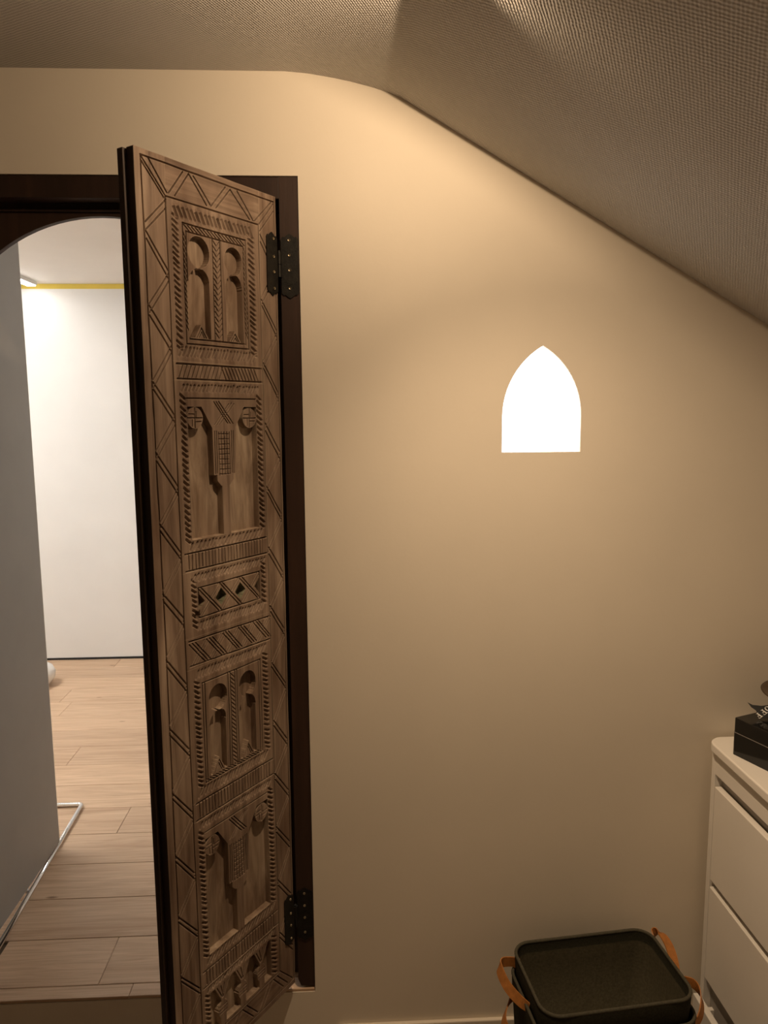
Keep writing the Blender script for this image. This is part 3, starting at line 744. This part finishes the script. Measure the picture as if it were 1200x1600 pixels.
for sgn in (-1, 1):
    lp = [(0.010, -0.004, 0.014), (0.014, -0.004+0.022*sgn, 0.026), (0.016, -0.004+0.040*sgn, 0.020), (0.014, -0.004+0.022*sgn, 0.007), (0.010, -0.004, 0.010)]
    bm_obj('bow_loop', strap_bm(lp, [(1, 0, 0.1)]*5, 0.018, 0.0008), M['satin'], rb)

# letters: strokes in a unit frame (x along reading, y up), laid on the ribbon tail
def stroke_box(bmx, x0, x1, y0, y1, F, t=0.0006):
    vs_ = [bmx.verts.new(F(x, y, z)) for z in (0, t) for x, y in ((x0, y0), (x1, y0), (x1, y1), (x0, y1))]
    for f in ((0, 1, 2, 3), (4, 5, 6, 7), (0, 1, 5, 4), (1, 2, 6, 5), (2, 3, 7, 6), (3, 0, 4, 7)): bmx.faces.new([vs_[i] for i in f])
def letter(ch, F):
    bmx = bmesh.new()
    if ch == 'F':
        for r_ in ((0.12, 0.30, 0, 1), (0.0, 0.42, 0, 0.07), (0.0, 0.72, 0.92, 1.0), (0.66, 0.74, 0.74, 1.0), (0.3, 0.56, 0.48, 0.55), (0.50, 0.57, 0.40, 0.63)): stroke_box(bmx, *r_, F)
    else:
        n = 20
        for k in range(n):
            a0, a1 = 2*math.pi*k/n, 2*math.pi*(k+1)/n; q = []
            for z in (0, 0.0006):
                for a, s_ in ((a0, 1), (a1, 1), (a1, 0), (a0, 0)):
                    rx = 0.42 if s_ else 0.25; ry = 0.52 if s_ else 0.45
                    q.append(bmx.verts.new(F(0.42+rx*math.cos(a), 0.5+ry*math.sin(a), z)))
            for f in ((0, 1, 2, 3), (4, 5, 6, 7), (0, 1, 5, 4), (3, 2, 6, 7)): bmx.faces.new([q[i] for i in f])
    bm_obj('letter', bmx, M['white_print'], rb)
TXT_R = Vector((-0.0127, -0.0015, -0.0082)); TXT_U = Vector((0.0095, -0.0085, -0.0059)); TXT_O = Vector((1.0277, -0.1182, 0.9781))-TXT_R-RBL
for i, ch in enumerate('OFF'):
    letter(ch, lambda x, y, z, i=i: TXT_O+TXT_R*(i+x)+TXT_U*y+RN*(z+0.0005))

bw = lathe_bm([(0, 0.0), (0.026, 0.0), (0.027, 0.003), (0.010, 0.008), (0.008, 0.022), (0.014, 0.026), (0.060, 0.032), (0.098, 0.043), (0.124, 0.0565), (0.125, 0.058), (0.120, 0.0575), (0.095, 0.047), (0.055, 0.037), (0, 0.033)], 48)
bo = bm_obj('footed_bowl', bw, M['bronze'], None, True); bo.location = (1.160, -0.125, ZD+B2)
tag(bo, 'dark bronze footed bowl on top of the black box at the right edge', 'bowl')

# ------------------------------------------------------------------ felt bins
def rr_loop(w_, d_, r, n=8):
    out = []
    for sx, sy, a0 in ((1, 1, 0), (-1, 1, 90), (-1, -1, 180), (1, -1, 270)):
        for k in range(n+1):
            a = math.radians(a0+90*k/n); out.append((sx*(w_/2-r)+r*math.cos(a), sy*(d_/2-r)+r*math.sin(a)))
    return out
def bin_bm(levels, close_bottom=True, close_top=True):
    bmx = bmesh.new(); rings = []
    for w_, d_, r, z in levels: rings.append([bmx.verts.new((x, y, z)) for x, y in rr_loop(w_, d_, r)])
    for A, B in zip(rings, rings[1:]):
        for k in range(len(A)): bmx.faces.new((A[k], A[(k+1) % len(A)], B[(k+1) % len(A)], B[k]))
    if close_bottom: bmx.faces.new(rings[0])
    if close_top: bmx.faces.new(rings[-1])
    return bmx
def felt_bin(name, loc, rz, w_, d_, h, label):
    t = tag(empty(name, loc, rz), label, 'storage bin', 'nested felt bins')
    R = 0.048; th = 0.006
    outer = [(w_*0.86, d_*0.86, R*0.85, 0.0), (w_*0.87, d_*0.87, R*0.86, 0.004), (w_-0.002, d_-0.002, R, h-0.030), (w_, d_, R, h-0.004), (w_-0.003, d_-0.003, R-0.0015, h),
             (w_-2*th+0.003, d_-2*th+0.003, R-th+0.001, h), (w_-2*th, d_-2*th, R-th, h-0.004)]
    bm_obj('shell', bin_bm(outer, True, False), M['felt'], t, True)
    rim = [(x, y, h) for x, y in rr_loop(w_-th, d_-th, R-th/2)]
    bm_obj('rim_piping', tube_bm(rim, 0.0042, 8, True), M['felt_rim'], t, True)
    hem = [(w_-2*th-0.0005, d_-2*th-0.0005, R-th, h-0.002), (w_-2*th-0.002, d_-2*th-0.002, R-th, h-0.026), (w_-2*th-0.0045, d_-2*th-0.0045, R-th-0.002, h-0.028)]
    bm_obj('hem', bin_bm(hem, False, False), M['felt'], t, True)
    inner = [(w_-2*th-0.004, d_-2*th-0.004, R-th-0.002, h-0.0265), (w_-2*th-0.008, d_-2*th-0.008, R-th-0.003, h-0.06), (w_*0.86-2*th, d_*0.86-2*th, R*0.8-th, 0.010)]
    bm_obj('lining', bin_bm(inner, False, True), M['felt_in'], t, True)
    return t
rzb = math.radians(6.0)
b_lo = felt_bin('felt_bin', (0.603, -0.212, FLOOR), rzb, 0.396, 0.262, 0.445, 'lower dark olive felt bin with tan straps, under the other one')
b_up = felt_bin('felt_bin', (0.603, -0.207, -0.005), rzb, 0.383, 0.249, 0.355, 'upper dark olive felt bin with tan straps, nested in the lower one')
def handle(parent, pts, ups, width=0.026):
    mi = Matrix.Translation(parent.location).copy() @ Matrix.Rotation(parent.rotation_euler.z, 4, 'Z'); mi = mi.inverted()
    b = strap_bm([mi @ Vector(p) for p in pts], [mi.to_3x3() @ Vector(u) for u in ups], width, 0.0028, 8)
    return bm_obj('strap_handle', b, M['leather'], parent)
handle(b_up, [(0.4165, -0.128, 0.312), (0.400, -0.128, 0.318), (0.374, -0.132, 0.320), (0.364, -0.150, 0.316), (0.374, -0.190, 0.304), (0.396, -0.228, 0.296), (0.4165, -0.250, 0.292)],
       [(0, 0, 1), (0, 0, 1), (.1, .1, 1), (.5, 0, 1), (.5, .1, 1), (.3, .2, 1), (0, 0, 1)])
handle(b_lo, [(0.414, -0.160, 0.235), (0.396, -0.160, 0.246), (0.376, -0.186, 0.240), (0.362, -0.215, 0.232), (0.364, -0.240, 0.226), (0.384, -0.262, 0.222), (0.416, -0.272, 0.225)],
       [(0, 0, 1), (.1, .1, 1), (.4, .1, 1), (.4, 0, 1), (.5, 0, 1), (.3, .2, 1), (0, 0, 1)])
handle(b_up, [(0.7925, -0.080, 0.322), (0.800, -0.062, 0.334), (0.815, -0.070, 0.336), (0.822, -0.105, 0.328), (0.818, -0.150, 0.312), (0.806, -0.190, 0.300), (0.7925, -0.212, 0.300)],
       [(0, 0, 1), (-.5, 0, 1), (-1, 0, .45), (-1, 0, .35), (-1, 0, .5), (-.4, 0, 1), (0, 0, 1)])
handle(b_lo, [(0.797, -0.160, 0.268), (0.828, -0.166, 0.276), (0.857, -0.178, 0.275), (0.865, -0.205, 0.260), (0.850, -0.235, 0.242), (0.824, -0.255, 0.230), (0.793, -0.265, 0.226)],
       [(0, 0, 1), (0, 0, 1), (0, 0, 1), (-.3, 0, 1), (-.3, 0, 1), (0, 0, 1), (0, 0, 1)])

# ------------------------------------------------------------------ spotlights set in the roof slope (out of view)
ang = math.atan(0.5692)
def slope_spot(lx, ly, power, label, aim):
    lz = 2.438-(lx-0.167)*0.5692
    lamp = tag(empty('ceiling_spotlight', (lx, ly, lz)), label, 'spotlight')
    lamp.rotation_euler = (0, ang, 0)                       # local -z is the slope's inward normal
    bm_obj('trim_ring', lathe_bm([(0.016, 0.0), (0.017, -0.0031), (0.022, -0.0031), (0.023, 0.0), (0.016, 0.0)], 40), M['lamp_body'], lamp)
    bm_obj('bulb', lathe_bm([(0.0155, -0.0002), (0.010, -0.0003), (0, -0.0003)], 32), emit('warm_glass', LAMP_COLOR, 20.0), lamp, True)
    for nm, share, size, bl, a in (('rim_glow', 0.205, 180, 0.012, None), ('beam', 0.90, 117, 1.0, aim)):
        ld = bpy.data.lights.new(nm, 'SPOT'); ld.energy = power*share; ld.color = LAMP_COLOR
        ld.spot_size = math.radians(size); ld.spot_blend = bl; ld.shadow_soft_size = 0.0025
        lo_ = bpy.data.objects.new(nm, ld); lo_.location = (0, 0, -0.0030); link(lo_, lamp)
        if a:
            lo_.rotation_mode = 'QUATERNION'
            lo_.rotation_quaternion = lamp.rotation_euler.to_quaternion().inverted() @ Vector(a).normalized().to_track_quat('-Z', 'Y')
slope_spot(LAMP_POS[0], LAMP_POS[1], LAMP_POWER, 'warm spotlight set in the roof slope nearest the cream wall', (0.24, -0.10, -1.0))
